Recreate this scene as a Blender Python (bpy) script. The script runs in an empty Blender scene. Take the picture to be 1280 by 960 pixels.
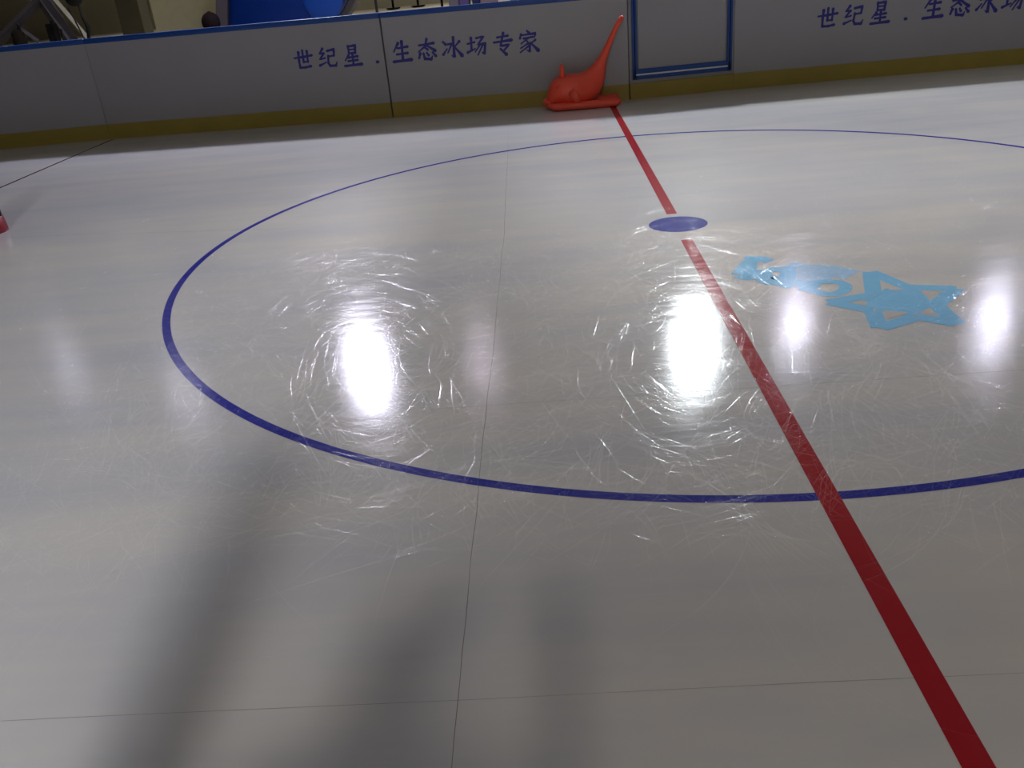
import bpy, bmesh, math, random
import numpy as np
from mathutils import Vector, Matrix
random.seed(7)
PI = math.pi
SC = bpy.context.scene
COL = SC.collection

# ------------------------------------------------------------------ camera
F = 1087.77
PITCH, YAW, ROLL = 0.448878, -0.061905, -0.094052
CAM = Vector((-0.7835, -5.2340, 1.5241))
cy, sy = math.cos(YAW), math.sin(YAW)
FWD = Vector((sy * math.cos(PITCH), cy * math.cos(PITCH), -math.sin(PITCH)))
RT0 = Vector((cy, -sy, 0)); UP0 = RT0.cross(FWD)
RT = RT0 * math.cos(ROLL) + UP0 * math.sin(ROLL)
UP = -RT0 * math.sin(ROLL) + UP0 * math.cos(ROLL)

def ray(x, y):
    return (RT * ((x - 640) / F) - UP * ((y - 480) / F) + FWD).normalized()
def gr(x, y, z=0.0):                      # where a sight line meets the level z
    d = ray(x, y); return CAM + d * ((z - CAM.z) / d.z)
def py(x, y, Y):                          # where a sight line meets the plane at depth Y
    d = ray(x, y); return CAM + d * ((Y - CAM.y) / d.y)

cd = bpy.data.cameras.new('camera'); co = bpy.data.objects.new('camera', cd); COL.objects.link(co)
m = Matrix((RT, UP, -FWD)).transposed().to_4x4(); m.translation = CAM
co.matrix_world = m
cd.sensor_width = 36; cd.lens = F / 1280 * 36; cd.clip_start = 0.05
SC.camera = co

# ------------------------------------------------------------------ materials
def newmat(name):
    mt = bpy.data.materials.new(name); mt.use_nodes = True
    nt = mt.node_tree; nt.nodes.clear()
    out = nt.nodes.new('ShaderNodeOutputMaterial')
    b = nt.nodes.new('ShaderNodeBsdfPrincipled')
    nt.links.new(b.outputs[0], out.inputs[0])
    return mt, nt, b
def N(nt, t, **kw):
    n = nt.nodes.new(t)
    for k, v in kw.items(): setattr(n, k, v)
    return n
def setin(n, **kw):
    for k, v in kw.items(): n.inputs[k.replace('_', ' ')].default_value = v

def plain(name, col, rough=0.5, metal=0.0, var=0.12, scale=6.0, spec=0.5, bump=0.0):
    """solid colour with a little procedural wear"""
    mt, nt, b = newmat(name)
    tc = N(nt, 'ShaderNodeNewGeometry')
    nz = N(nt, 'ShaderNodeTexNoise'); setin(nz, Scale=scale, Detail=4.0)
    nt.links.new(tc.outputs['Position'], nz.inputs['Vector'])
    mx = N(nt, 'ShaderNodeMix', data_type='RGBA')
    c = (*col, 1)
    mx.inputs[6].default_value = tuple(v * (1 - var) for v in col) + (1,)
    mx.inputs[7].default_value = tuple(min(1, v * (1 + var)) for v in col) + (1,)
    nt.links.new(nz.outputs[0], mx.inputs[0]); nt.links.new(mx.outputs[2], b.inputs['Base Color'])
    b.inputs['Roughness'].default_value = rough; b.inputs['Metallic'].default_value = metal
    b.inputs['Specular IOR Level'].default_value = spec
    if bump:
        bp = N(nt, 'ShaderNodeBump'); bp.inputs['Strength'].default_value = bump; bp.inputs['Distance'].default_value = 0.01
        nt.links.new(nz.outputs[0], bp.inputs['Height']); nt.links.new(bp.outputs[0], b.inputs['Normal'])
    return mt

def rink_mat(name, col, kind='ice'):
    """glossy sheet: colour under a polished, finely worn top"""
    mt, nt, b = newmat(name)
    L = nt.links
    g = N(nt, 'ShaderNodeNewGeometry')
    # base colour wear
    n1 = N(nt, 'ShaderNodeTexNoise'); setin(n1, Scale=0.55, Detail=5.0, Roughness=0.55)
    L.new(g.outputs['Position'], n1.inputs['Vector'])
    mp = N(nt, 'ShaderNodeMapping'); mp.inputs['Scale'].default_value = (0.35, 2.2, 1)
    L.new(g.outputs['Position'], mp.inputs['Vector'])
    n2 = N(nt, 'ShaderNodeTexNoise'); setin(n2, Scale=1.3, Detail=6.0, Roughness=0.6)
    L.new(mp.outputs[0], n2.inputs['Vector'])
    ad = N(nt, 'ShaderNodeMath', operation='ADD'); L.new(n1.outputs[0], ad.inputs[0]); L.new(n2.outputs[0], ad.inputs[1])
    mr = N(nt, 'ShaderNodeMapRange'); setin(mr, From_Min=0.75, From_Max=1.25, To_Min=0.0, To_Max=1.0)
    L.new(ad.outputs[0], mr.inputs['Value'])
    mx = N(nt, 'ShaderNodeMix', data_type='RGBA'); L.new(mr.outputs[0], mx.inputs[0])
    v = 0.10 if kind == 'ice' else 0.06
    mx.inputs[6].default_value = tuple(k * (1 - v) for k in col) + (1,)
    mx.inputs[7].default_value = tuple(min(1, k * (1 + v)) for k in col) + (1,)
    if kind == 'ice': mx.inputs[6].default_value = (0.585, 0.60, 0.635, 1); mx.inputs[7].default_value = (0.745, 0.72, 0.675, 1)
    L.new(mx.outputs[2], b.inputs['Base Color'])
    # micro roughness variation
    n3 = N(nt, 'ShaderNodeTexNoise'); setin(n3, Scale=9.0, Detail=8.0, Roughness=0.7)
    L.new(mp.outputs[0], n3.inputs['Vector'])
    r2 = N(nt, 'ShaderNodeMapRange'); setin(r2, From_Min=0.3, From_Max=0.7, To_Min=ROUGH[0], To_Max=ROUGH[1])
    L.new(n3.outputs[0], r2.inputs['Value']); L.new(r2.outputs[0], b.inputs['Roughness'])
    b.inputs['Specular IOR Level'].default_value = 0.0; b.inputs['Roughness'].default_value = 1.0
    for l in list(b.inputs['Roughness'].links): L.remove(l)
    g1 = N(nt, 'ShaderNodeBsdfGlossy', distribution='BECKMANN'); L.new(r2.outputs[0], g1.inputs['Roughness'])
    g2 = N(nt, 'ShaderNodeBsdfGlossy', distribution='BECKMANN'); g2.inputs['Roughness'].default_value = 0.36
    fr = N(nt, 'ShaderNodeFresnel'); fr.inputs['IOR'].default_value = 1.42
    gm = N(nt, 'ShaderNodeMixShader'); gm.inputs[0].default_value = HAZE
    L.new(g1.outputs[0], gm.inputs[1]); L.new(g2.outputs[0], gm.inputs[2])
    tm = N(nt, 'ShaderNodeMixShader'); L.new(fr.outputs[0], tm.inputs[0]); L.new(b.outputs[0], tm.inputs[1]); L.new(gm.outputs[0], tm.inputs[2])
    L.new(tm.outputs[0], [q for q in nt.nodes if q.type == 'OUTPUT_MATERIAL'][0].inputs[0])
    # gentle waviness of the sheet and fine wear
    n4 = N(nt, 'ShaderNodeTexNoise'); setin(n4, Scale=60.0, Detail=4.0, Roughness=0.7)
    L.new(g.outputs['Position'], n4.inputs['Vector'])
    bp = N(nt, 'ShaderNodeBump'); setin(bp, Strength=0.25, Distance=0.0006)
    L.new(n4.outputs[0], bp.inputs['Height']); L.new(bp.outputs[0], b.inputs['Normal']); L.new(bp.outputs[0], g1.inputs['Normal']); L.new(bp.outputs[0], g2.inputs['Normal'])
    return mt
ROUGH = (0.13, 0.205); HAZE = 0.09; SCR = 0.10
MID_W = 18
HALL_W, NEAR_W, ROW_K, ROW_SPREAD = 85, 6.0, 2.7, math.radians(150)

M = {}
M['ice'] = rink_mat('white_sheet', (0.70, 0.69, 0.665))
M['red'] = rink_mat('red_paint', (0.42, 0.012, 0.022), 'p')
M['blue'] = rink_mat('blue_paint', (0.022, 0.03, 0.36), 'p')
M['cyan'] = rink_mat('projected_blue', (0.27, 0.64, 1.0), 'p')  # projected emblem light, put into the sheet colour
M['cyan_pale'] = rink_mat('projected_pale_blue', (0.42, 0.66, 0.90), 'p')
M['darkline'] = rink_mat('dark_line_paint', (0.09, 0.035, 0.035), 'p')
M['seam'] = plain('seam_grime', (0.26, 0.235, 0.23), 0.5)
M['scratch'] = None
M['board'] = plain('grey_board', (0.36, 0.36, 0.385), 0.42, var=0.06, scale=1.5)
M['kick'] = plain('yellow_kick', (0.34, 0.265, 0.05), 0.45, var=0.12, scale=5)
M['rail'] = plain('blue_rail', (0.012, 0.07, 0.32), 0.35)
M['ink'] = plain('blue_lettering', (0.03, 0.03, 0.26), 0.5)
M['white'] = plain('white_plastic', (0.75, 0.75, 0.78), 0.4)
M['orange'] = plain('orange_plastic', (0.95, 0.10, 0.05), 0.42, var=0.06)
M['orange_d'] = plain('orange_plastic_worn', (0.90, 0.095, 0.05), 0.5, var=0.06)
M['black'] = plain('black_plastic', (0.004, 0.004, 0.004), 0.6, spec=0.15)
M['darkred'] = plain('dark_red_plastic', (0.28, 0.012, 0.03), 0.45)
M['joint'] = plain('joint_dark', (0.06, 0.06, 0.065), 0.6)
M['tubblue'] = plain('tub_blue', (0.0008, 0.008, 0.055), 0.35, var=0.05, spec=0.1)
M['highlightblue'] = plain('highlight_blue', (0.001, 0.018, 0.105), 0.4, var=0.05, spec=0.15)
M['grey'] = plain('mid_grey', (0.045, 0.04, 0.044), 0.6, spec=0.15)
M['metal'] = plain('lamp_metal', (0.25, 0.25, 0.26), 0.4, metal=0.8)
M['hallfloor'] = plain('hall_floor', (0.42, 0.39, 0.31), 0.45, var=0.08, scale=0.8)
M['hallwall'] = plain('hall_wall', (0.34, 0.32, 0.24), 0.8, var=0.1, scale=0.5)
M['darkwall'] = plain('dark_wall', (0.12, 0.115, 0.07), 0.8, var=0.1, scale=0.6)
M['ceil'] = plain('ceiling_paint', (0.30, 0.30, 0.32), 0.9, var=0.1, scale=0.6)
M['cream'] = plain('cream_paint', (0.20, 0.19, 0.13), 0.6, spec=0.2)
M['green'] = plain('olive_paint', (0.13, 0.15, 0.08), 0.7)
M['purple'] = plain('violet_cloth', (0.03, 0.022, 0.06), 0.8, spec=0.1)
M['navy'] = plain('navy_cloth', (0.006, 0.008, 0.03), 0.8, spec=0.1)
M['mauve'] = plain('mauve_cloth', (0.07, 0.05, 0.06), 0.8, spec=0.1)
M['skin'] = plain('skin', (0.45, 0.26, 0.18), 0.5)

def emis(name, col, s):
    mt, nt, b = newmat(name)
    setin(b, Base_Color=(0.8, 0.8, 0.8, 1)); b.inputs['Emission Color'].default_value = (*col, 1)
    b.inputs['Emission Strength'].default_value = s
    return mt

# ------------------------------------------------------------------ object helpers
def link(name, bm, mat, parent=None, smooth=False, loc=None):
    me = bpy.data.meshes.new(name); bm.normal_update(); bm.to_mesh(me); bm.free()
    me.materials.append(mat)
    if smooth:
        for p in me.polygons: p.use_smooth = True
    o = bpy.data.objects.new(name, me); COL.objects.link(o)
    if parent is not None: o.parent = parent
    if loc is not None: o.location = loc
    return o
def thing(name, label, cat, loc=(0, 0, 0), group=None, rz=0):
    o = bpy.data.objects.new(name, None); COL.objects.link(o); o.location = loc; o.rotation_euler = (0, 0, rz)
    o.empty_display_size = 0.1
    o['label'] = label; o['category'] = cat
    if group: o['group'] = group
    return o
def tag(o, label, cat, group=None, kind=None):
    o['label'] = label; o['category'] = cat
    if group: o['group'] = group
    if kind: o['kind'] = kind
    return o
def struct(o): o['kind'] = 'structure'; return o

def box(bm, x0, y0, z0, x1, y1, z1, bev=0.0):
    t = bmesh.new(); r = bmesh.ops.create_cube(t, size=1)
    for v in t.verts:
        v.co = Vector(((x0 + x1) / 2 + v.co.x * (x1 - x0), (y0 + y1) / 2 + v.co.y * (y1 - y0), (z0 + z1) / 2 + v.co.z * (z1 - z0)))
    if bev: bmesh.ops.bevel(t, geom=t.edges[:], offset=bev, segments=2, affect='EDGES', profile=0.7)
    merge(bm, t); return bm
def merge(bm, t):
    me = bpy.data.meshes.new('tmp'); t.to_mesh(me); t.free(); bm.from_mesh(me); bpy.data.meshes.remove(me)
def tube(bm, pts, rad, n=10, cap=True):
    """round tube through points; rad a number or one (ra, rb) per point"""
    pts = [Vector(p) for p in pts]; rings = []
    up = Vector((0.03, 1, 0.02)).normalized()
    for i, p in enumerate(pts):
        t = (pts[min(i + 1, len(pts) - 1)] - pts[max(i - 1, 0)]).normalized()
        a = up - t * up.dot(t)
        if a.length < 0.1: a = Vector((1, 0, 0)) - t * t.x
        a.normalize(); b = t.cross(a)
        r = rad if isinstance(rad, (int, float)) else rad[i]
        ra, rb = (r, r) if isinstance(r, (int, float)) else r
        rings.append([bm.verts.new(p + a * ra * math.cos(2 * PI * k / n) + b * rb * math.sin(2 * PI * k / n)) for k in range(n)])
    for r0, r1 in zip(rings, rings[1:]):
        for k in range(n): bm.faces.new((r0[k], r0[(k + 1) % n], r1[(k + 1) % n], r1[k]))
    if cap:
        bm.faces.new(list(reversed(rings[0]))); bm.faces.new(rings[-1])
    return bm
def lathe(bm, prof, c=(0, 0, 0), n=24):
    rings = []
    for r, z in prof:
        rings.append([bm.verts.new((c[0] + r * math.cos(2 * PI * k / n), c[1] + r * math.sin(2 * PI * k / n), c[2] + z)) for k in range(n)])
    for r0, r1 in zip(rings, rings[1:]):
        for k in range(n): bm.faces.new((r0[k], r0[(k + 1) % n], r1[(k + 1) % n], r1[k]))
    bm.faces.new(list(reversed(rings[0]))); bm.faces.new(rings[-1])
    return bm
def ellip(bm, c, r, nu=24, nv=14):
    t = bmesh.new(); bmesh.ops.create_uvsphere(t, u_segments=nu, v_segments=nv, radius=1)
    for v in t.verts: v.co = Vector((c[0] + v.co.x * r[0], c[1] + v.co.y * r[1], c[2] + v.co.z * r[2]))
    merge(bm, t); return bm
def ribbon(bm, pts, w, z=None, closed=False):
    """flat strip of width w (number or per point) along 2-D points, lying at height z"""
    P = [Vector((p[0], p[1])) for p in pts]; n = len(P); L, R_ = [], []
    for i in range(n):
        a = P[(i - 1) % n] if (closed or i > 0) else P[i]; b = P[(i + 1) % n] if (closed or i < n - 1) else P[i]
        t = (b - a); t = t.normalized() if t.length > 1e-9 else Vector((1, 0)); nn = Vector((-t.y, t.x))
        ww = w if isinstance(w, (int, float)) else w[i]
        L.append(bm.verts.new((*(P[i] + nn * ww / 2), z))); R_.append(bm.verts.new((*(P[i] - nn * ww / 2), z)))
    for i in range(n if closed else n - 1):
        j = (i + 1) % n; bm.faces.new((R_[i], R_[j], L[j], L[i]))
    return bm
def sheet(bm, poly, z):
    if sum(a[0] * b[1] - b[0] * a[1] for a, b in zip(poly, poly[1:] + poly[:1])) < 0: poly = poly[::-1]
    bm.faces.new([bm.verts.new((p[0], p[1], z)) for p in poly]); return bm

# ------------------------------------------------------------------ rink surface
YB = 5.4
bm = bmesh.new(); box(bm, -9.2, -5.5, -0.06, 9.2, 5.75, 0.0)
fl = struct(link('floor', bm, M['ice']))

def seams():
    bm = bmesh.new()
    def jag(a, b, w, amp=0.003, n=60):
        pts = []; a = Vector(a); b = Vector(b); t = (b - a).normalized(); nn = Vector((-t.y, t.x)); o = 0
        ws = []
        for i in range(n + 1):
            o = o * 0.8 + random.uniform(-amp, amp)
            pts.append(a + (b - a) * i / n + nn * o); ws.append(w * random.uniform(0.6, 1.3))
        ribbon(bm, pts, ws, 0.0004)
    jag((-1.07, -5.4), (-1.075, -0.2), 0.0022, 0.002, n=60); jag((-1.075, -0.2), (-1.12, 3.1), 0.0035, 0.002, n=60)
    jag((-1.13, 3.1), (-1.16, 5.2), 0.002)
    for y, x0, x1, w in ((-2.25, -1.3, 9, 0.0016), (-3.74, -6, 9, 0.0010), (0.75, -5.2, -2.6, 0.004)):
        jag((x0, y + (0.35 if y == 0.75 else 0)), (x1, y - (0.1 if y == 0.75 else 0)), w, 0.0015)
    return bm
struct(link('trim_1', seams(), M['seam']))

# centre circle, dot, red line, goal line: paint under the polish
bm = bmesh.new(); n = 256
ribbon(bm, [(3 * math.cos(2 * PI * k / n), 3 * math.sin(2 * PI * k / n)) for k in range(n)], 0.042, 0.0008, True)
tag(link('circle_line', bm, M['blue']), 'thin dark blue ring painted wide around the blue centre dot', 'floor marking')
bm = bmesh.new(); sheet(bm, [(0.178 * math.cos(2 * PI * k / 64), 0.02 + 0.168 * math.sin(2 * PI * k / 64)) for k in range(64)], 0.0008)
tag(link('centre_dot', bm, M['blue']), 'solid dark blue dot at the middle of the ring, between two red lines', 'floor marking')
bm = bmesh.new(); sheet(bm, [(-0.036, 0.26), (0.03, 0.26), (0.03, 5.19), (-0.036, 5.19)], 0.0010)
tag(link('red_line', bm, M['red']), 'red line running from the blue dot to the orange skating aid at the boards', 'floor marking')
bm = bmesh.new(); sheet(bm, [(-0.034, -5.4), (0.032, -5.4), (0.032, -0.31), (-0.034, -0.31)], 0.0010)
tag(link('red_line', bm, M['red']), 'red line running from the blue dot toward the viewer, washed out by lamp glare', 'floor marking')
bm = bmesh.new(); ribbon(bm, [(-5.98, -5.4), (-6.05, 5.57)], 0.03, 0.0008)
tag(link('goal_line', bm, M['darkline']), 'thin dark line crossing the far left corner of the rink', 'floor marking')

# projected star and writing, their light put in as blue colour
def gpx(pts): return [tuple(gr(*p)[:2]) for p in pts]
star = thing('star_emblem', 'projected light blue five-pointed star outline painted right of the red line', 'floor marking', gr(1125, 378, 0.0))
so = star.location
def loc2(pts): return [(x - so.x, y - so.y) for x, y in gpx(pts)]
op = [(1088, 340), (1132.5, 359), (1196, 361), (1170, 381), (1196, 405), (1146, 396), (1100, 410), (1090, 388), (1036, 378), (1092, 369)]
bm = bmesh.new(); P = loc2(op)
for i in range(10): ribbon(bm, [P[i], P[(i + 1) % 10]], 0.075, 0.0012 + 0.00002 * i)
link('star_outline', bm, M['cyan'], star)
bm = bmesh.new(); sheet(bm, loc2([(1126, 358), (1150, 363), (1168, 380), (1146, 394), (1112, 393), (1094, 386), (1075, 378), (1094, 370), (1106, 361)]), 0.0010)
ribbon(bm, loc2([(1094, 371), (1130, 376), (1168, 381)]), 0.06, 0.0011)
link('star_centre', bm, M['cyan'], star)
# hollow tips show the sheet again
for tri in ([(1106, 354), (1112, 363), (1130, 362)], [(1150, 364), (1178, 365), (1164, 371)], [(1146, 393), (1168, 393), (1156, 388)], [(1104, 388), (1110, 399), (1136, 391)], [(1070, 379), (1082, 382), (1084, 376)]):
    bm = bmesh.new(); sheet(bm, loc2(tri), 0.00145); link('hollow_tip', bm, M['ice'], star)

def ice_mark(name, label, strokes, mat, z=0.0011):
    c = gr(*strokes[0][0][0])
    bm = bmesh.new()
    for k, (pts, w) in enumerate(strokes):
        P = [Vector((x - c.x, y - c.y)) for x, y in gpx(pts)]; Q = []
        for i in range(len(P) - 1):
            p0 = P[max(i - 1, 0)]; p1 = P[i]; p2 = P[i + 1]; p3 = P[min(i + 2, len(P) - 1)]
            for q in range(5):
                t = q / 5; Q.append(0.5 * ((2 * p1) + (p2 - p0) * t + (2 * p0 - 5 * p1 + 4 * p2 - p3) * t * t + (3 * p1 - p0 - 3 * p2 + p3) * t ** 3))
        Q.append(P[-1]); ribbon(bm, Q, w, z + 0.00002 * k)
    o = link(name, bm, mat); o.location = (c.x, c.y, 0); return tag(o, label, 'floor marking', 'projected blue characters beside the star')
ice_mark('painted_character', 'blurry projected light blue character nearest the red line, leftmost beside the star', [([(932, 324), (946, 324), (962, 327)], 0.07), ([(936, 326), (929, 334), (921, 343)], 0.06), ([(924, 344), (934, 347), (944, 345), (945, 338)], 0.08), ([(940, 326), (938, 336), (936, 346)], 0.06)], M['cyan'])
ice_mark('painted_character', 'blurry projected light blue hooked character second from the red line', [([(954, 337), (955, 345), (960, 352), (970, 352), (978, 346)], 0.09), ([(962, 335), (975, 338), (988, 337)], 0.06), ([(984, 334), (984, 346), (982, 356)], 0.08), ([(956, 350), (970, 354), (990, 359)], 0.06)], M['cyan'])
ice_mark('painted_character', 'light blue looped stroke right of the projected characters, above the star point', [([(1000, 360), (1016, 354), (1036, 352), (1052, 354), (1057, 360), (1050, 366), (1034, 368), (1018, 364), (1000, 360)], 0.06), ([(990, 352), (1006, 357), (1022, 360)], 0.09)], M['cyan'])
ice_mark('painted_character', 'projected pale blue strokes above the looped stroke', [([(982, 332), (1005, 336), (1035, 338), (1066, 344)], 0.15), ([(978, 342), (1005, 346), (1040, 348)], 0.12), ([(930, 322), (950, 322), (964, 325)], 0.05)], M['cyan_pale'], 0.0009)

# ------------------------------------------------------------------ brush characters
G = {
 'shi': [[(4, 57, 5), (50, 61, 8), (96, 67, 7)], [(50, 92, 7), (50, 36, 7)], [(73, 88, 8), (72, 36, 6)], [(50, 37, 6), (72, 39, 6)], [(29, 84, 9), (27, 45, 7), (28, 12, 8), (55, 12, 7), (84, 17, 8)]],
 'ji': [[(29, 92, 8), (11, 68, 6), (33, 71, 6)], [(33, 71, 7), (9, 42, 6), (37, 48, 5)], [(5, 14, 8), (40, 28, 4)], [(50, 80, 7), (86, 86, 9), (83, 56, 6)], [(54, 54, 6), (84, 58, 6)], [(54, 58, 7), (50, 24, 7), (58, 11, 8), (88, 11, 8), (95, 28, 3)]],
 'xing': [[(34, 95, 8), (35, 60, 6)], [(34, 92, 6), (70, 96, 9), (67, 60, 7)], [(36, 77, 5), (67, 79, 5)], [(35, 61, 6), (67, 63, 6)], [(32, 52, 8), (12, 28, 4)], [(28, 41, 6), (78, 46, 7)], [(26, 25, 6), (76, 29, 7)], [(52, 58, 7), (52, 8, 7)], [(7, 3, 7), (95, 9, 9)]],
 'dot': [[(46, 12, 9), (52, 12, 9)]],
 'sheng': [[(36, 90, 9), (10, 50, 4)], [(30, 66, 6), (82, 72, 8)], [(24, 38, 6), (80, 43, 8)], [(54, 98, 9), (53, 8, 8)], [(5, 5, 8), (97, 12, 10)]],
 'tai': [[(13, 71, 6), (88, 79, 8)], [(54, 99, 8), (44, 66, 7), (9, 42, 4)], [(50, 71, 6), (92, 44, 10)], [(44, 60, 7), (56, 50, 7)], [(17, 35, 9), (9, 12, 6)], [(33, 34, 7), (38, 9, 9), (70, 6, 9), (77, 21, 3)], [(50, 36, 6), (58, 24, 8)], [(78, 37, 6), (94, 20, 9)]],
 'bing': [[(7, 79, 6), (21, 66, 9)], [(5, 20, 8), (27, 46, 4)], [(60, 98, 8), (60, 7, 9), (48, 15, 3)], [(31, 66, 6), (53, 70, 7), (29, 27, 4)], [(90, 78, 8), (65, 54, 4)], [(62, 55, 5), (99, 12, 11)]],
 'chang': [[(3, 60, 6), (39, 67, 6)], [(22, 88, 8), (22, 30, 7)], [(1, 21, 8), (41, 37, 4)], [(46, 84, 6), (83, 90, 8), (54, 54, 6), (91, 60, 8), (84, 12, 8), (72, 20, 3)], [(67, 56, 6), (39, 22, 4)], [(80, 56, 6), (52, 8, 4)]],
 'zhuan': [[(24, 79, 6), (78, 85, 7)], [(7, 57, 6), (95, 65, 9)], [(56, 99, 8), (40, 40, 7), (81, 45, 8), (52, 16, 5)], [(38, 28, 6), (67, 1, 10)]],
 'jia': [[(46, 99, 6), (57, 88, 9)], [(17, 85, 7), (11, 66, 7)], [(16, 80, 5), (88, 86, 8), (80, 68, 4)], [(28, 65, 6), (73, 71, 6)], [(53, 68, 6), (15, 42, 4)], [(41, 57, 5), (58, 36, 7), (56, 6, 8), (42, 13, 3)], [(51, 44, 6), (12, 22, 4)], [(54, 32, 6), (9, 3, 4)], [(86, 57, 7), (62, 42, 4)], [(60, 47, 5), (98, 9, 11)]],
}
TEXT = ['shi', 'ji', 'xing', 'dot', 'sheng', 'tai', 'bing', 'chang', 'zhuan', 'jia']
def glyph(name, w, h, wk=1.85):
    """brush strokes in the x-z plane, facing -y, centred; returns bmesh"""
    bm = bmesh.new()
    for s, st in enumerate(G[name]):
        P = [Vector(((x - 50) / 100 * w, (y - 50) / 100 * h)) for x, y, _ in st]; W = [k / 100 * w * wk for *_, k in st]
        Q, V = [], []
        for i in range(len(P) - 1):
            for k in range(5):
                t = k / 5; Q.append(P[i].lerp(P[i + 1], t)); V.append((W[i] * (1 - t) + W[i + 1] * t) * (1 - 0.22 * math.sin(PI * t)))
        Q.append(P[-1]); V.append(W[-1])
        t0 = (Q[0] - Q[1]).normalized(); Q.insert(0, Q[0] + t0 * V[0] * 0.35); V.insert(0, V[0] * 0.45)
        t1 = (Q[-1] - Q[-2]).normalized(); Q.append(Q[-1] + t1 * V[-1] * 0.4); V.append(V[-1] * 0.35)
        L, R_ = [], []
        for i in range(len(Q)):
            t = (Q[min(i + 1, len(Q) - 1)] - Q[max(i - 1, 0)]).normalized(); nn = Vector((-t.y, t.x))
            yy = -0.0002 * s
            a = Q[i] + nn * V[i] / 2; b = Q[i] - nn * V[i] / 2
            L.append(bm.verts.new((a.x, yy, a.y))); R_.append(bm.verts.new((b.x, yy, b.y)))
        for i in range(len(Q) - 1): bm.faces.new((L[i], R_[i], R_[i + 1], L[i + 1]))
    return bm

# ------------------------------------------------------------------ dasher boards
HT = 1.15
XS = [(-9.75, 5.40), (-6.10, 5.62), (-2.545, 5.375), (0.235, 5.215), (1.425, 5.335), (5.0, 5.40), (8.8, 5.40)]
def bframe(a, b):
    a = Vector((*a, 0)); b = Vector((*b, 0)); t = (b - a)
    return a, t.length - 0.0, math.atan2(t.y, t.x)
def board(i, label, name='dasher_board'):
    a, L, ang = bframe(XS[i], XS[i + 1])
    t = thing(name, label, 'rink board', a, 'rink boards along the far side', ang)
    g = 0.009 if i == 2 else 0.002; g2 = {0: 0.002, 1: 0.008, 2: 0.016, 4: 0.002, 5: 0.0}[i]
    bm = bmesh.new(); box(bm, g, 0, 0.165, L - g2, 0.09, HT - 0.055, 0.003); link('panel', bm, M['board'], t)
    bm = bmesh.new(); box(bm, g, -0.012, 0.0, L - g2, 0.09, 0.172, 0.004); link('kick_plate', bm, M['kick'], t)
    bm = bmesh.new(); box(bm, 0.003 if i == 2 else 0.001, -0.012, HT - 0.058, L - (g2 if i == 2 else 0.003), 0.09, HT, 0.010); link('top_rail', bm, M['rail'], t, True)
    if i == 2: bm = bmesh.new(); box(bm, -0.0035, 0.012, 0.0, 0.0035, 0.085, HT - 0.06); link('joint_strip', bm, M['joint'], t)
    return t, L
boards = []
boards.append(board(0, 'blank grey rink board at the far left, beyond the dark line'))
boards.append(board(1, 'grey rink board lettered with its first three blue characters, left of the joint'))
boards.append(board(2, 'grey rink board lettered with six blue characters, ending behind the orange aid'))
boards.append(board(4, 'grey rink board to the right of the blue-framed gate, blue lettered'))
boards.append(board(5, 'rink board past the right end of the lettering, mostly out of view'))
tA, tB, tC = boards[1][0], boards[2][0], boards[3][0]
def letter(t, key, x, z, s=1.0):
    bmg = glyph(key, 0.232 * s, 0.235 * s); 
    o = link('painted_character', bmg, M['ink'], t); o.location = (x, -0.0015, z); o.rotation_euler = (0, 0.03, 0)
def lx(t, X): return (X - t.location.x) / math.cos(t.rotation_euler.z)
for i, k in enumerate(TEXT):
    X = -3.505 + 0.2905 * i; t = tA if i < 4 else tB
    letter(t, k, lx(t, X), 0.726 - 0.0015 * i)
    X = 2.455 + 0.2905 * i
    if i < 8: letter(tC, k, lx(tC, X), 0.68 + 0.001 * i)

# gate
a, L, ang = bframe(XS[3], XS[4])
gt = thing('rink_gate', 'grey rink gate in a blue frame with a white strip along its foot', 'gate', a, None, ang)
bm = bmesh.new(); box(bm, 0.0, 0.012, 0.165, L, 0.085, HT - 0.01, 0.002); link('surround', bm, M['board'], gt)
bm = bmesh.new(); box(bm, 0.0, -0.012, 0.0, L, 0.09, 0.172, 0.004); link('kick_plate', bm, M['kick'], gt)
bm = bmesh.new(); box(bm, 0.10, -0.004, 0.31, L - 0.10, 0.03, HT - 0.08, 0.006); link('door_panel', bm, M['board'], gt)
bm = bmesh.new()
for x0, x1, z0, z1 in ((0.028, 0.085, 0.215, HT + 0.02), (L - 0.085, L - 0.028, 0.215, HT + 0.02), (0.028, L - 0.028, 0.215, 0.325), (0.028, L - 0.028, HT - 0.05, HT + 0.02)):
    box(bm, x0, -0.026, z0, x1, 0.0, z1, 0.006)
link('gate_frame', bm, M['rail'], gt)
for x0, x1, z0, z1 in ((0.052, 0.062, 0.24, HT), (L - 0.062, L - 0.052, 0.24, HT)):
    bm = bmesh.new(); box(bm, x0, -0.0268, z0, x1, -0.02, z1); link('frame_groove', bm, M['navy'], gt)
bm = bmesh.new(); box(bm, 0.065, -0.034, 0.258, L - 0.075, -0.02, 0.274, 0.003); link('threshold_strip', bm, M['white'], gt)

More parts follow.
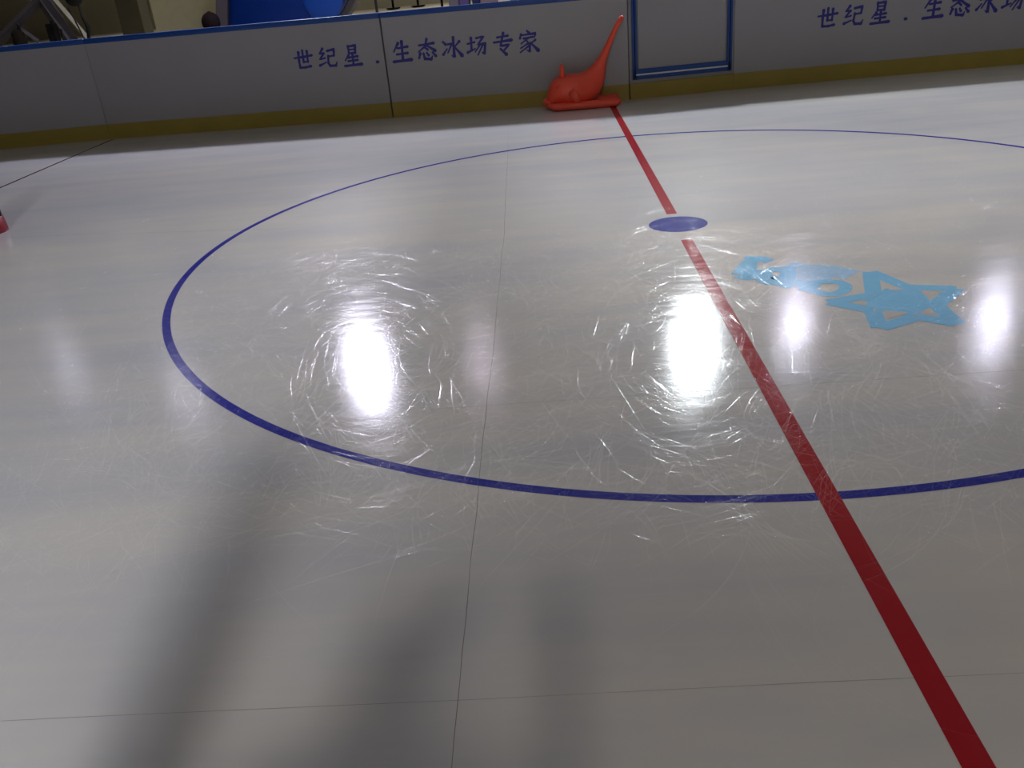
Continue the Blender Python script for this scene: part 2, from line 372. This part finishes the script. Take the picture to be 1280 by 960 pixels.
# ------------------------------------------------------------------ orange skating aid
aid = thing('skating_aid', 'orange plastic animal-shaped skating aid with a tall curved handle by the boards', 'skating aid', (-0.33, 4.98, 0))
ao = aid.location
def ap(x, y, Y=4.98): p = py(x, y, Y); return p - ao
def loft(spec, Y=4.98, depth=None):
    """centre pixels with in-plane and depth radii in metres"""
    bm = bmesh.new(); pts = []; rad = []
    for x, y, r, d in spec: pts.append(ap(x, y, Y)); rad.append((d, r))
    # refine with catmull-rom
    Q, Rr = [], []
    for i in range(len(pts) - 1):
        p0 = pts[max(i - 1, 0)]; p1 = pts[i]; p2 = pts[i + 1]; p3 = pts[min(i + 2, len(pts) - 1)]
        for k in range(4):
            t = k / 4
            Q.append(0.5 * ((2 * p1) + (p2 - p0) * t + (2 * p0 - 5 * p1 + 4 * p2 - p3) * t * t + (3 * p1 - p0 - 3 * p2 + p3) * t ** 3))
            Rr.append(tuple(rad[i][j] * (1 - t) + rad[i + 1][j] * t for j in (0, 1)))
    Q.append(pts[-1]); Rr.append(rad[-1])
    tube(bm, Q, Rr, 20); return bm
body = link('body', loft([(683, 128, 0.02, 0.04), (686, 127, 0.055, 0.09), (693, 122, 0.115, 0.14), (702, 115, 0.170, 0.18), (712, 113, 0.178, 0.19), (724, 112, 0.178, 0.18), (735, 106, 0.165, 0.14), (743, 96, 0.125, 0.10), (748, 86, 0.085, 0.07), (753, 74, 0.052, 0.05), (759, 60, 0.036, 0.036), (766, 43, 0.028, 0.03), (772, 30, 0.026, 0.028), (777, 23, 0.028, 0.03), (779, 21, 0.012, 0.012)]), M['orange'], aid, True)
bm = bmesh.new(); ellip(bm, ap(686, 128), (0.07, 0.10, 0.055)); link('snout', bm, M['orange'], aid, True)
for s in (-1, 1):
    bm = bmesh.new(); p = ap(703, 96); p.y += 0.05 * s
    tube(bm, [p, ap(702, 90) + Vector((0, 0.06 * s, 0)), ap(702, 83) + Vector((0, 0.065 * s, 0)), ap(702, 80.5) + Vector((0, 0.065 * s, 0))], [0.03, 0.026, 0.02, 0.008], 10)
    link('ear', bm, M['orange'], aid, True)
    # runner: a long flat ski on each side
    Y = 4.98 + 0.17 * s
    bm = bmesh.new(); x0, x1 = -0.39, 0.40
    pts = [(x0 - ao.x * 0, Y - ao.y, 0.07), (x0 + 0.08, Y - ao.y, 0.045), (0.1, Y - ao.y, 0.045), (0.36, Y - ao.y, 0.045), (x1, Y - ao.y, 0.055), (x1 + 0.025, Y - ao.y, 0.06)]
    tube(bm, pts, [(0.03, 0.02), (0.065, 0.04), (0.065, 0.042), (0.06, 0.042), (0.055, 0.035), (0.02, 0.015)], 14)
    link('runner', bm, M['orange_d'], aid, True)
    bm = bmesh.new(); e = ap(697, 106); ellip(bm, (e.x, s * 0.145, e.z), (0.022, 0.02, 0.022), 12, 8); link('eye', bm, M['orange_d'], aid, True)
    bm = bmesh.new(); f = ap(716, 118); tube(bm, [(f.x - 0.03, s * 0.17, f.z + 0.06), (f.x + 0.02, s * 0.20, f.z), (f.x + 0.06, s * 0.2, f.z - 0.08)], [(0.02, 0.045), (0.022, 0.05), (0.012, 0.02)], 12); link('flipper', bm, M['orange_d'], aid, True)
bm = bmesh.new(); t = ap(777, 22); tube(bm, [t + Vector((-0.005, -0.08, 0)), t, t + Vector((-0.005, 0.08, 0))], [0.018, 0.024, 0.018], 12); link('grip', bm, M['orange_d'], aid, True)

# red and black stand at the left edge
p = gr(-14, 291)
st = thing('marker_bollard', 'dark red and black round bollard cut off by the left edge of the view', 'bollard', (p.x, p.y, 0))
bm = bmesh.new(); lathe(bm, [(0.14, 0), (0.142, 0.02), (0.135, 0.11), (0.12, 0.12)], n=28); link('base', bm, M['darkred'], st, True)
bm = bmesh.new(); lathe(bm, [(0.128, 0.115), (0.124, 0.5), (0.11, 0.54), (0.03, 0.56)], n=28); link('upper_sleeve', bm, M['black'], st, True)
bm = bmesh.new(); tube(bm, [(-0.07, 0, 0.54), (-0.06, 0, 0.63), (0.06, 0, 0.63), (0.07, 0, 0.54)], 0.014, 10); link('handle', bm, M['black'], st, True)

# ------------------------------------------------------------------ fine scratches, each a shallow rounded groove lip
mt = bpy.data.materials.new('scratch_gloss'); mt.use_nodes = True; nt = mt.node_tree; nt.nodes.clear()
out = N(nt, 'ShaderNodeOutputMaterial'); mixs = N(nt, 'ShaderNodeAddShader'); tr = N(nt, 'ShaderNodeBsdfTransparent'); gl = N(nt, 'ShaderNodeBsdfGlossy')
gl.inputs['Roughness'].default_value = 0.09; gl.inputs['Color'].default_value = (SCR, SCR, SCR, 1)
nt.links.new(tr.outputs[0], mixs.inputs[0]); nt.links.new(gl.outputs[0], mixs.inputs[1]); nt.links.new(mixs.outputs[0], out.inputs[0])
M['scratch'] = mt
def scratches():
    rnd = random.Random(11); V = []; Fc = []
    def wh():
        w = rnd.uniform(0.0010, 0.0028); return w, w * rnd.uniform(0.010, 0.075)
    def one(cx, cyy, ang, ln, curv, w, h):
        n = max(3, int(ln / 0.03)); base = len(V); a = ang
        x, y = cx, cyy
        for i in range(n + 1):
            s = math.sin(PI * i / n) ** 0.5 if 0 < i < n else 0.05
            nx, ny = -math.sin(a), math.cos(a)
            for q, hz in ((-1, 0.0), (-0.5, 0.75), (0, 1.0), (0.5, 0.75), (1, 0.0)):
                V.append((x + nx * q * w * s / 2, y + ny * q * w * s / 2, 0.0013 + hz * h * s))
            x += math.cos(a) * ln / n; y += math.sin(a) * ln / n; a += curv * ln / n
            if i < n:
                for q in range(4):
                    k = base + i * 5 + q; Fc.append((k, k + 1, k + 6, k + 5)[::-1])
    for _ in range(NSCR):
        # skates loop round, so the arcs follow one another
        cx = rnd.uniform(-4.6, 3.2); cyy = rnd.triangular(-3.7, 2.4, -0.9)
        if _ % 5 < 3: cx = rnd.uniform(-2.9, 1.1); cyy = rnd.uniform(-3.15, -0.1)
        ang = rnd.uniform(0, 2 * PI); k = rnd.choice((1, 1, 1, 2, 3))
        cv = rnd.gauss(0, 1.1); ln = rnd.uniform(0.06, 0.35) if rnd.random() < 0.85 else rnd.uniform(0.35, 0.9)
        for j in range(k):
            one(cx + rnd.gauss(0, 0.03), cyy + rnd.gauss(0, 0.03), ang + rnd.gauss(0, 0.06), ln * rnd.uniform(0.6, 1.1), cv, *wh())
    me = bpy.data.meshes.new('skate_scratches'); me.from_pydata(V, [], Fc); me.materials.append(M['scratch'])
    for p in me.polygons: p.use_smooth = True
    o = bpy.data.objects.new('skate_scratches', me); COL.objects.link(o); return o
NSCR = 11500
tag(scratches(), 'fine curved skate scratches glinting in rings around the bright lamp reflections', 'scratches', kind='stuff')

# ------------------------------------------------------------------ the hall
def slab(name, x0, y0, z0, x1, y1, z1, mat):
    bm = bmesh.new(); box(bm, x0, y0, z0, x1, y1, z1); return struct(link(name, bm, mat))
FZ = 0.45
slab('floor_2', -22, 6.6, FZ - 0.1, 22, 30, FZ, M['hallfloor'])
slab('floor_3', -22, -13, -0.3, 22, 30, -0.08, M['hallfloor'])
slab('wall_back', -22, 29, 0, 22, 29.3, 6.3, M['hallwall'])
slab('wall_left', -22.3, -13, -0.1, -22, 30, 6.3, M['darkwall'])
slab('wall_right', 22, -13, -0.1, 22.3, 30, 6.3, M['hallwall'])
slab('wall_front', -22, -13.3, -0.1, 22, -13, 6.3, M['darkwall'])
slab('ceiling', -22, -13, 6.2, 22, 30, 6.4, M['ceil'])

# fill lights added over hall and rink: a pale cover and its lamp
LUM = emis('luminous_sheet', (1.0, 0.95, 0.90), 0.35)
def panels(spots, energy, spread, col, grp, where, size=1.1):
    lm = lf = ld = None
    for X, Y in spots:
        cp = thing('fill_light', 'square fill light panel added ' + where, 'ceiling light', (X, Y, 6.2), grp)
        if lm is None:
            bm = bmesh.new(); box(bm, -0.6, -0.6, -0.03, 0.6, 0.6, -0.012); lm = link('diffuser', bm, LUM, cp)
            bm = bmesh.new(); box(bm, -0.65, -0.65, -0.012, 0.65, 0.65, 0.0); lf = link('frame', bm, M['metal'], cp)
            l = bpy.data.lights.new('panel_fill', 'AREA'); l.shape = 'SQUARE'; l.size = size; l.energy = energy; l.spread = spread; l.color = col
            ld = bpy.data.objects.new('lamp', l); COL.objects.link(ld); ld.parent = cp; ld.location = (0, 0, -0.05)
        else:
            for q in (lm, lf, ld):
                c = q.copy(); COL.objects.link(c); c.parent = cp
panels([(x, y) for x in (-10, -3, 4, 11) for y in (15, 20, 25)] + [(-15, 23)], HALL_W, math.radians(100), (1.0, 0.93, 0.80), 'added fill lights of the hall', 'over the hall beyond the boards')  # unseen lamps added to brighten the dark hall
panels([(1.3, 0.6), (-1.6, 0.9), (4.6, 1.6)], MID_W, math.radians(72), (1.0, 0.97, 0.97), 'added fill lights over the far half of the rink', 'high over the far half of the rink', 0.3)  # unseen lamps added to lift the middle of the rink
panels([(x, y) for x in (-7, -1, 5) for y in (-9.5, -4)], NEAR_W, math.radians(150), (1.0, 0.95, 0.90), 'added fill lights over the near side', 'over the near side of the rink')  # unseen lamps added as ambient fill for the ice

# unseen bar added under a fill light to cast a dark band
bm = bmesh.new(); box(bm, -0.08, -0.9, -0.03, 0.08, 0.9, 0.03, 0.004)
ct = thing('shadow_bar', 'slim grey bar added beneath a fill light to cast a dark band on the rink', 'shadow bar', (-1.535, 0.9, 4.6), None, 0.06)
link('slat', bm, M['metal'], ct)
for yy in (-0.7, 0.7):
    bm = bmesh.new(); tube(bm, [(0, yy, 0.02), (0, yy, 1.6)], 0.006, 6); link('hanger_rod', bm, M['metal'], ct)

# lamp row beyond the boards: hanging round floodlights
def lamp(px, pyy, power, rad, col, label, H=5.0):
    G_ = gr(px, pyy); d = ray(px, pyy)
    P = G_ + Vector((d.x, d.y, -d.z)) * (H / -d.z)
    t = thing('hanging_lamp', label, 'lamp', (P.x, P.y, H), 'round lamps hanging behind the boards')
    bm = bmesh.new(); lathe(bm, [(rad * 0.35, 0.42), (rad * 0.5, 0.36), (rad * 0.55, 0.25), (rad * 1.02, 0.06), (rad * 1.08, 0.0), (rad * 1.04, 0.0), (rad * 0.98, 0.05)], n=28)
    link('housing', bm, M['metal'], t, True)
    bm = bmesh.new(); tube(bm, [(0, 0, 0.4), (0, 0, 1.2)], 0.015, 8); link('suspension_rod', bm, M['metal'], t)
    ld = bpy.data.lights.new('flood', 'AREA'); ld.shape = 'DISK'; ld.size = rad * 2; ld.energy = power * ROW_K; ld.spread = ROW_SPREAD; ld.color = col
    lo = bpy.data.objects.new('bulb', ld); COL.objects.link(lo); lo.parent = t; lo.location = (0, 0, -0.005)
    return P
BW = (0.84, 0.81, 1.0)
lamp(461, 466, 160, 0.24, BW, 'big round lamp behind the boards whose glare lies left on the ice')
lamp(868, 441, 180, 0.25, (0.88, 0.95, 1.0), 'big round lamp behind the boards whose glare lies beside the red line')
lamp(993, 411, 38, 0.15, BW, 'round lamp whose small glare lies below the star')
lamp(1240, 411, 52, 0.16, BW, 'round lamp whose glare lies at the right edge')
lamp(90, 470, 8, 0.2, BW, 'dim round lamp at the left end of the row')
lamp(235, 500, 7, 0.2, BW, 'dim round lamp second in the row')
lamp(605, 460, 8, 0.17, (0.95, 0.82, 1.0), 'dim violet lamp between the two big lamps')
lamp(625, 232, 8, 0.25, BW, 'far dim lamp left')
lamp(765, 213, 7, 0.25, BW, 'far dim lamp middle')
lamp(877, 200, 5, 0.25, BW, 'far dim lamp right')

# ------------------------------------------------------------------ things beyond the boards
def pz(x, y, Y): return py(x, y, Y)
def prism(bm, pix, Y, th, bev=0.0):
    """an upright solid: its front outline, its own depth"""
    t = bmesh.new(); f = t.faces.new([t.verts.new(pz(x, y, Y)) for x, y in pix])
    r = bmesh.ops.extrude_face_region(t, geom=[f]); vs = [g for g in r['geom'] if isinstance(g, bmesh.types.BMVert)]
    bmesh.ops.translate(t, verts=vs, vec=(0, th, 0)); bmesh.ops.recalc_face_normals(t, faces=t.faces[:])
    if bev: bmesh.ops.bevel(t, geom=t.edges[:], offset=bev, segments=4, affect='EDGES', profile=0.5)
    merge(bm, t); return bm
def down(x, y, Y):                        # foot on the hall floor under a point
    p = pz(x, y, Y); return (p.x, p.y, FZ)
# A-shaped frame
Y = 11.5; c = Vector(down(52, 20, Y)); af = thing('frame_stand', 'grey and white A-shaped frame standing behind the boards at far left', 'stand', c)
def rel(v, o): return Vector(v) - Vector(o)
def beam(name, a, b, w, d_, mat, par, c):
    a = rel(a, c); b = rel(b, c); bm = bmesh.new(); tube(bm, [a, b], [(d_, w)] * 2, 4); return link(name, bm, mat, par)
ap_ = pz(50, -14, Y)
beam('leg', pz(-6, 56, Y), pz(54, -4, Y), 0.085, 0.10, M['grey'], af, c)
beam('leg', pz(104, 72, Y), pz(48, -8, Y), 0.13, 0.10, M['grey'], af, c)
beam('white_rail', pz(116, 56, Y - 0.12), pz(58, -12, Y - 0.12), 0.052, 0.05, M['cream'], af, c)
beam('brace', pz(20, 32, Y), pz(48, 52, Y), 0.04, 0.05, M['grey'], af, c)
# dark bag and its strap
c = pz(92, -2, 11.0); bg = thing('hanging_bag', 'black bag hanging above the white sloping rail at far left', 'bag', c)
bm = bmesh.new(); ellip(bm, (0, 0, 0), (0.15, 0.12, 0.13)); link('pouch', bm, M['black'], bg, True)
bm = bmesh.new(); tube(bm, [rel(pz(98, 6, 11), c), rel(pz(102, 20, 11), c), rel(pz(110, 34, 11), c), rel(pz(111, 48, 11), c)], [0.012, 0.016, 0.035, 0.03], 8); link('strap', bm, M['black'], bg, True)
bm = bmesh.new(); tube(bm, [rel(pz(84, 8, 11), c), rel(pz(93, 24, 11), c), rel(pz(104, 46, 11), c)], 0.012, 8); link('cord', bm, M['black'], bg, True)
c = Vector(down(66, 39, 11.2)); h = pz(66, 29, 11.2).z - FZ
sb = thing('speaker_box', 'small upright black box behind the boards under the A-shaped frame', 'box', c)
bm = bmesh.new(); box(bm, -0.075, -0.07, 0, 0.075, 0.07, h, 0.02); link('case', bm, M['black'], sb)
bm = bmesh.new(); box(bm, 0.01, -0.03, h - 0.01, 0.05, 0.03, h + 0.04, 0.008); link('top_handle', bm, M['black'], sb)
c = Vector(down(22, 42, 11.2)); h = pz(22, 36, 11.2).z - FZ
bn = thing('dark_bundle', 'dark brown bundle behind the boards near the far left corner', 'bundle', c)
bm = bmesh.new(); lathe(bm, [(0.10, 0), (0.12, h * 0.6), (0.11, h * 0.9), (0.05, h)], n=14); link('sack', bm, plain('dark_brown', (0.008, 0.006, 0.003), 0.8, spec=0.1), bn, True)
bm = bmesh.new(); tube(bm, [(0.03, 0, h - 0.05), (0.07, 0, h + 0.05), (0.03, 0, h + 0.09)], [0.035, 0.03, 0.01], 8); link('knot', bm, M['black'], bn, True)
c = Vector(down(78, 44, 11.0)); h = pz(78, 36, 11).z - FZ
pl_ = tag(link('short_post', lathe(bmesh.new(), [(0.05, 0), (0.02, 0.05), (0.018, h - 0.02), (0.03, h)], n=12), M['black'], None, True, c), 'short black post just right of the small black box behind the boards', 'post')
# hall column and light partition
bm = bmesh.new(); box(bm, -0.3, -0.3, FZ, 0.3, 0.3, 6.2); o = struct(link('trim_2', bm, plain('column_paint', (0.05, 0.046, 0.03), 0.8))); o.location = (pz(168, 20, 20).x, 20, 0)
p0 = pz(187, 0, 16).x; p1 = pz(272, 0, 16).x
pt = thing('partition', 'cream upright partition panel left of the big blue tub', 'partition', ((p0 + p1) / 2, 16, FZ))
bm = bmesh.new(); box(bm, (p0 - p1) / 2, -0.03, 0.05, (p1 - p0) / 2, 0.03, 2.4, 0.01); link('panel', bm, M['cream'], pt)
for s in (-1, 1):
    bm = bmesh.new(); box(bm, s * (p1 - p0) / 2.2 - 0.03, -0.2, 0, s * (p1 - p0) / 2.2 + 0.03, 0.2, 0.05, 0.01); link('foot', bm, M['metal'], pt)
# dark rounded bag on a bench
c = Vector(down(262, 20, 11.6)); h = pz(262, 41, 11.6).z - FZ
be = thing('bench', 'low grey bench behind the boards left of the blue tub, mostly hidden', 'bench', c)
bm = bmesh.new(); box(bm, -0.3, -0.2, h - 0.05, 0.3, 0.2, h, 0.01); link('seat', bm, M['grey'], be)
for sx in (-0.25, 0.25):
    bm = bmesh.new(); box(bm, sx - 0.03, -0.17, 0, sx + 0.03, 0.17, h - 0.05); link('leg', bm, M['grey'], be)
rb = thing('rounded_bag', 'dark rounded bag peeking over the boards left of the blue tub', 'bag', c + Vector((0, 0, h)))
bm = bmesh.new(); ellip(bm, (0, 0, 0.172), (0.165, 0.15, 0.172)); link('pouch', bm, plain('dark_maroon', (0.004, 0.0015, 0.002), 0.8, spec=0.08), rb, True)
bm = bmesh.new(); tube(bm, [(-0.04, 0, 0.335), (0, 0, 0.352), (0.04, 0, 0.335)], 0.008, 8); link('loop', bm, M['black'], rb, True)
# big blue tub
Y = 12.5; c = Vector(down(360, 20, Y)); tb = thing('moulded_tub', 'large glossy blue moulded tub with a grey rim behind the boards', 'tub', c)
outer = [(270, -120), (269, 34), (276, 120), (395, 120), (424, 36), (438, 14), (450, -10), (456, -60), (450, -120)]
inner = [(283, -125), (283, 26), (290, 118), (385, 118), (408, 40), (424, 16), (436, -6), (440, -60), (436, -125)]
bm = bmesh.new(); prism(bm, outer, Y + 0.25, 0.5, 0.03)
o = link('grey_rim', bm, M['grey'], tb, True); o.data.transform(Matrix.Translation(-c))
bm = bmesh.new(); prism(bm, inner, Y - 0.1, 0.6, 0.16)
o = link('blue_body', bm, M['tubblue'], tb, True); o.data.transform(Matrix.Translation(-c))
bm = bmesh.new(); ellip(bm, rel(pz(402, -8, Y - 0.10), c), (0.40, 0.07, 0.52)); link('blue_highlight', bm, M['highlightblue'], tb, True)  # lighter oval put in as the lamp highlight on the tub
# thin dark post and two pedestal stools, other odds and ends
c = Vector(down(472, 20, 10)); 
bm = bmesh.new(); lathe(bm, [(0.13, 0), (0.13, 0.02), (0.03, 0.05), (0.022, 0.08), (0.022, 1.4), (0.03, 1.42)], n=14)
tag(link('slim_post', bm, M['black'], None, True, c), 'slim dark post rising behind the boards between blue tub and stools', 'post')
def stool(px, pyy, label):
    c = gr(px, pyy, FZ)
    t = thing('pedestal_stool', label, 'stool', c, 'pedestal stools on the hall floor')
    bm = bmesh.new(); lathe(bm, [(0.24, 0.06), (0.235, 0.03), (0.16, 0.0), (0.05, 0.03), (0.04, 0.06)], n=24); link('base', bm, M['black'], t, True)
    bm = bmesh.new(); tube(bm, [(0, 0, 0.03), (0, 0, 0.72)], 0.04, 12); link('pole', bm, M['black'], t, True)
    bm = bmesh.new(); lathe(bm, [(0.10, 0.70), (0.19, 0.74), (0.20, 0.79), (0.15, 0.81)], n=20); link('seat', bm, M['black'], t, True)
stool(492, 12, 'dark pedestal stool seen past the slim post, left one of two')
stool(523, 9, 'dark pedestal stool on the pale hall floor, right one of two')
c = gr(553, 13, FZ); c.y = min(c.y, 24)
ch = thing('wheeled_chair', 'black star-footed chair just right of the two stools', 'chair', down(553, 10, 18))
for k in range(5):
    a_ = 2 * PI * k / 5 + 0.3; bm = bmesh.new(); tube(bm, [(0, 0, 0.16), (0.26 * math.cos(a_), 0.26 * math.sin(a_), 0.08)], [0.03, 0.02], 8); link('foot', bm, M['black'], ch, True)
    bm = bmesh.new(); ellip(bm, (0.26 * math.cos(a_), 0.26 * math.sin(a_), 0.035), (0.03, 0.03, 0.035), 10, 8); link('caster', bm, M['black'], ch, True)
bm = bmesh.new(); tube(bm, [(0, 0, 0.1), (0, 0, 0.45)], 0.03, 10); link('column', bm, M['black'], ch, True)
bm = bmesh.new(); box(bm, -0.22, -0.22, 0.45, 0.22, 0.22, 0.53, 0.03); link('seat', bm, M['black'], ch)
bm = bmesh.new(); box(bm, -0.2, 0.18, 0.6, 0.2, 0.23, 1.05, 0.02); link('backrest', bm, M['black'], ch)
for x0, x1, mt_, lab in ((562, 575, 'grey', 'grey'), (575, 588, 'purple', 'violet'), (591, 601, 'navy', 'navy'), (601, 623, 'mauve', 'mauve grey')):
    Yc = 13.0; a = pz(x0, 5, Yc); b_ = pz(x1, 5, Yc); W = (b_.x - a.x) / 2 - 0.004
    t = thing('locker', '%s locker in the row behind the boards above the lettering' % lab, 'locker', ((a.x + b_.x) / 2, Yc, FZ), 'lockers behind the boards')
    bm = bmesh.new(); box(bm, -W, -0.2, 0, W, 0.2, 1.7, 0.01); link('case', bm, M[mt_], t)
    bm = bmesh.new(); box(bm, -W + 0.015, -0.215, 0.05, W - 0.015, -0.2, 1.66, 0.004); link('door', bm, M[mt_], t)
c = Vector(down(642, 0, 12)); bm = bmesh.new(); lathe(bm, [(0.06, 0), (0.06, 0.5), (0.045, 0.62), (0.03, 0.75), (0.03, 0.9)], n=14)
tag(link('dark_bottle', bm, M['black'], None, True, c), 'small black upright shape at the right end of the visible hall', 'post')

# the one who takes the photograph stands behind the near edge, with a post added beside to cast a shadow
pn = thing('person', 'person in dark clothes standing behind the near edge of the rink', 'person', (-1.2, -5.95, 0))
def skin_fig():
    J = {'hip': (0, 0, 0.95, .15), 'waist': (0, 0, 1.10, .14), 'chest': (0, 0, 1.32, .17), 'neck': (0, 0.01, 1.50, .06), 'head': (0, 0.03, 1.60, .10), 'top': (0, 0.03, 1.70, .085)}
    for s, n_ in ((-1, 'l'), (1, 'r')):
        J.update({'hp' + n_: (s * .10, 0, .90, .10), 'kn' + n_: (s * .12, 0, .50, .065), 'an' + n_: (s * .13, 0, .08, .045), 'to' + n_: (s * .14, .16, .04, .04),
                  'sh' + n_: (s * .20, 0, 1.42, .075), 'el' + n_: (s * .28, .08, 1.16, .05), 'wr' + n_: (s * .14 + .16, .42, 1.36, .03), 'ha' + n_: (s * .08 + .20, .52, 1.42, .04)})
    E_ = [('hip', 'waist'), ('waist', 'chest'), ('chest', 'neck'), ('neck', 'head'), ('head', 'top')]
    for n_ in 'lr': E_ += [('hip', 'hp' + n_), ('hp' + n_, 'kn' + n_), ('kn' + n_, 'an' + n_), ('an' + n_, 'to' + n_), ('chest', 'sh' + n_), ('sh' + n_, 'el' + n_), ('el' + n_, 'wr' + n_), ('wr' + n_, 'ha' + n_)]
    ks = list(J); me = bpy.data.meshes.new('body'); me.from_pydata([J[k][:3] for k in ks], [(ks.index(a), ks.index(b)) for a, b in E_], []); me.materials.append(M['navy'])
    o = bpy.data.objects.new('body', me); COL.objects.link(o); o.parent = pn
    sm = o.modifiers.new('Skin', 'SKIN'); o.modifiers.new('Sub', 'SUBSURF').levels = 1
    for i, k in enumerate(ks): me.skin_vertices[0].data[i].radius = (J[k][3],) * 2
    me.skin_vertices[0].data[0].use_root = True
skin_fig()
bm = bmesh.new(); lathe(bm, [(0.2, 0), (0.2, 0.03), (0.10, 0.05), (0.09, 0.06), (0.09, 2.12), (0.05, 2.15)], (0, 0, 0), 20)
tag(link('shadow_post', bm, M['grey'], None, True, (-1.60, -5.85, -0.08)), 'unseen grey post added at the near edge of the rink to cast a shadow', 'post')

# work lamp behind the camera
bl = bpy.data.lights.new('rear_flood', 'AREA'); bl.shape = 'DISK'; bl.size = 0.5; bl.energy = 125; bl.color = (1.0, 0.87, 0.72)
bo = bpy.data.objects.new('rear_flood', bl); COL.objects.link(bo); bo.location = (-1.15, -11.0, 5.2)
d = Vector((-0.5, -1.0, 0)) - Vector(bo.location); bo.rotation_euler = d.to_track_quat('-Z', 'Y').to_euler()

bl2 = bpy.data.lights.new('side_flood', 'SPOT'); bl2.energy = 2200; bl2.color = (0.86, 0.89, 1.0); bl2.spot_size = math.radians(33); bl2.spot_blend = 0.9; bl2.shadow_soft_size = 0.42
b2 = bpy.data.objects.new('side_flood', bl2); COL.objects.link(b2); b2.location = (-1.35, -11.6, 5.5)
d = Vector((-3.8, -3.3, 0)) - Vector(b2.location); b2.rotation_euler = d.to_track_quat('-Z', 'Y').to_euler()

w = bpy.data.worlds.new('World'); SC.world = w; w.use_nodes = True
w.node_tree.nodes['Background'].inputs[0].default_value = (0.6, 0.65, 0.8, 1); w.node_tree.nodes['Background'].inputs[1].default_value = 0.05

SC.view_settings.view_transform = 'Standard'; SC.view_settings.look = 'None'
SC.view_settings.gamma = 1; SC.view_settings.exposure = 0.0; SC.view_settings.use_curve_mapping = False
SC.cycles.use_denoising = True
SC.cycles.max_bounces = 6
SC.cycles.sample_clamp_indirect = 6
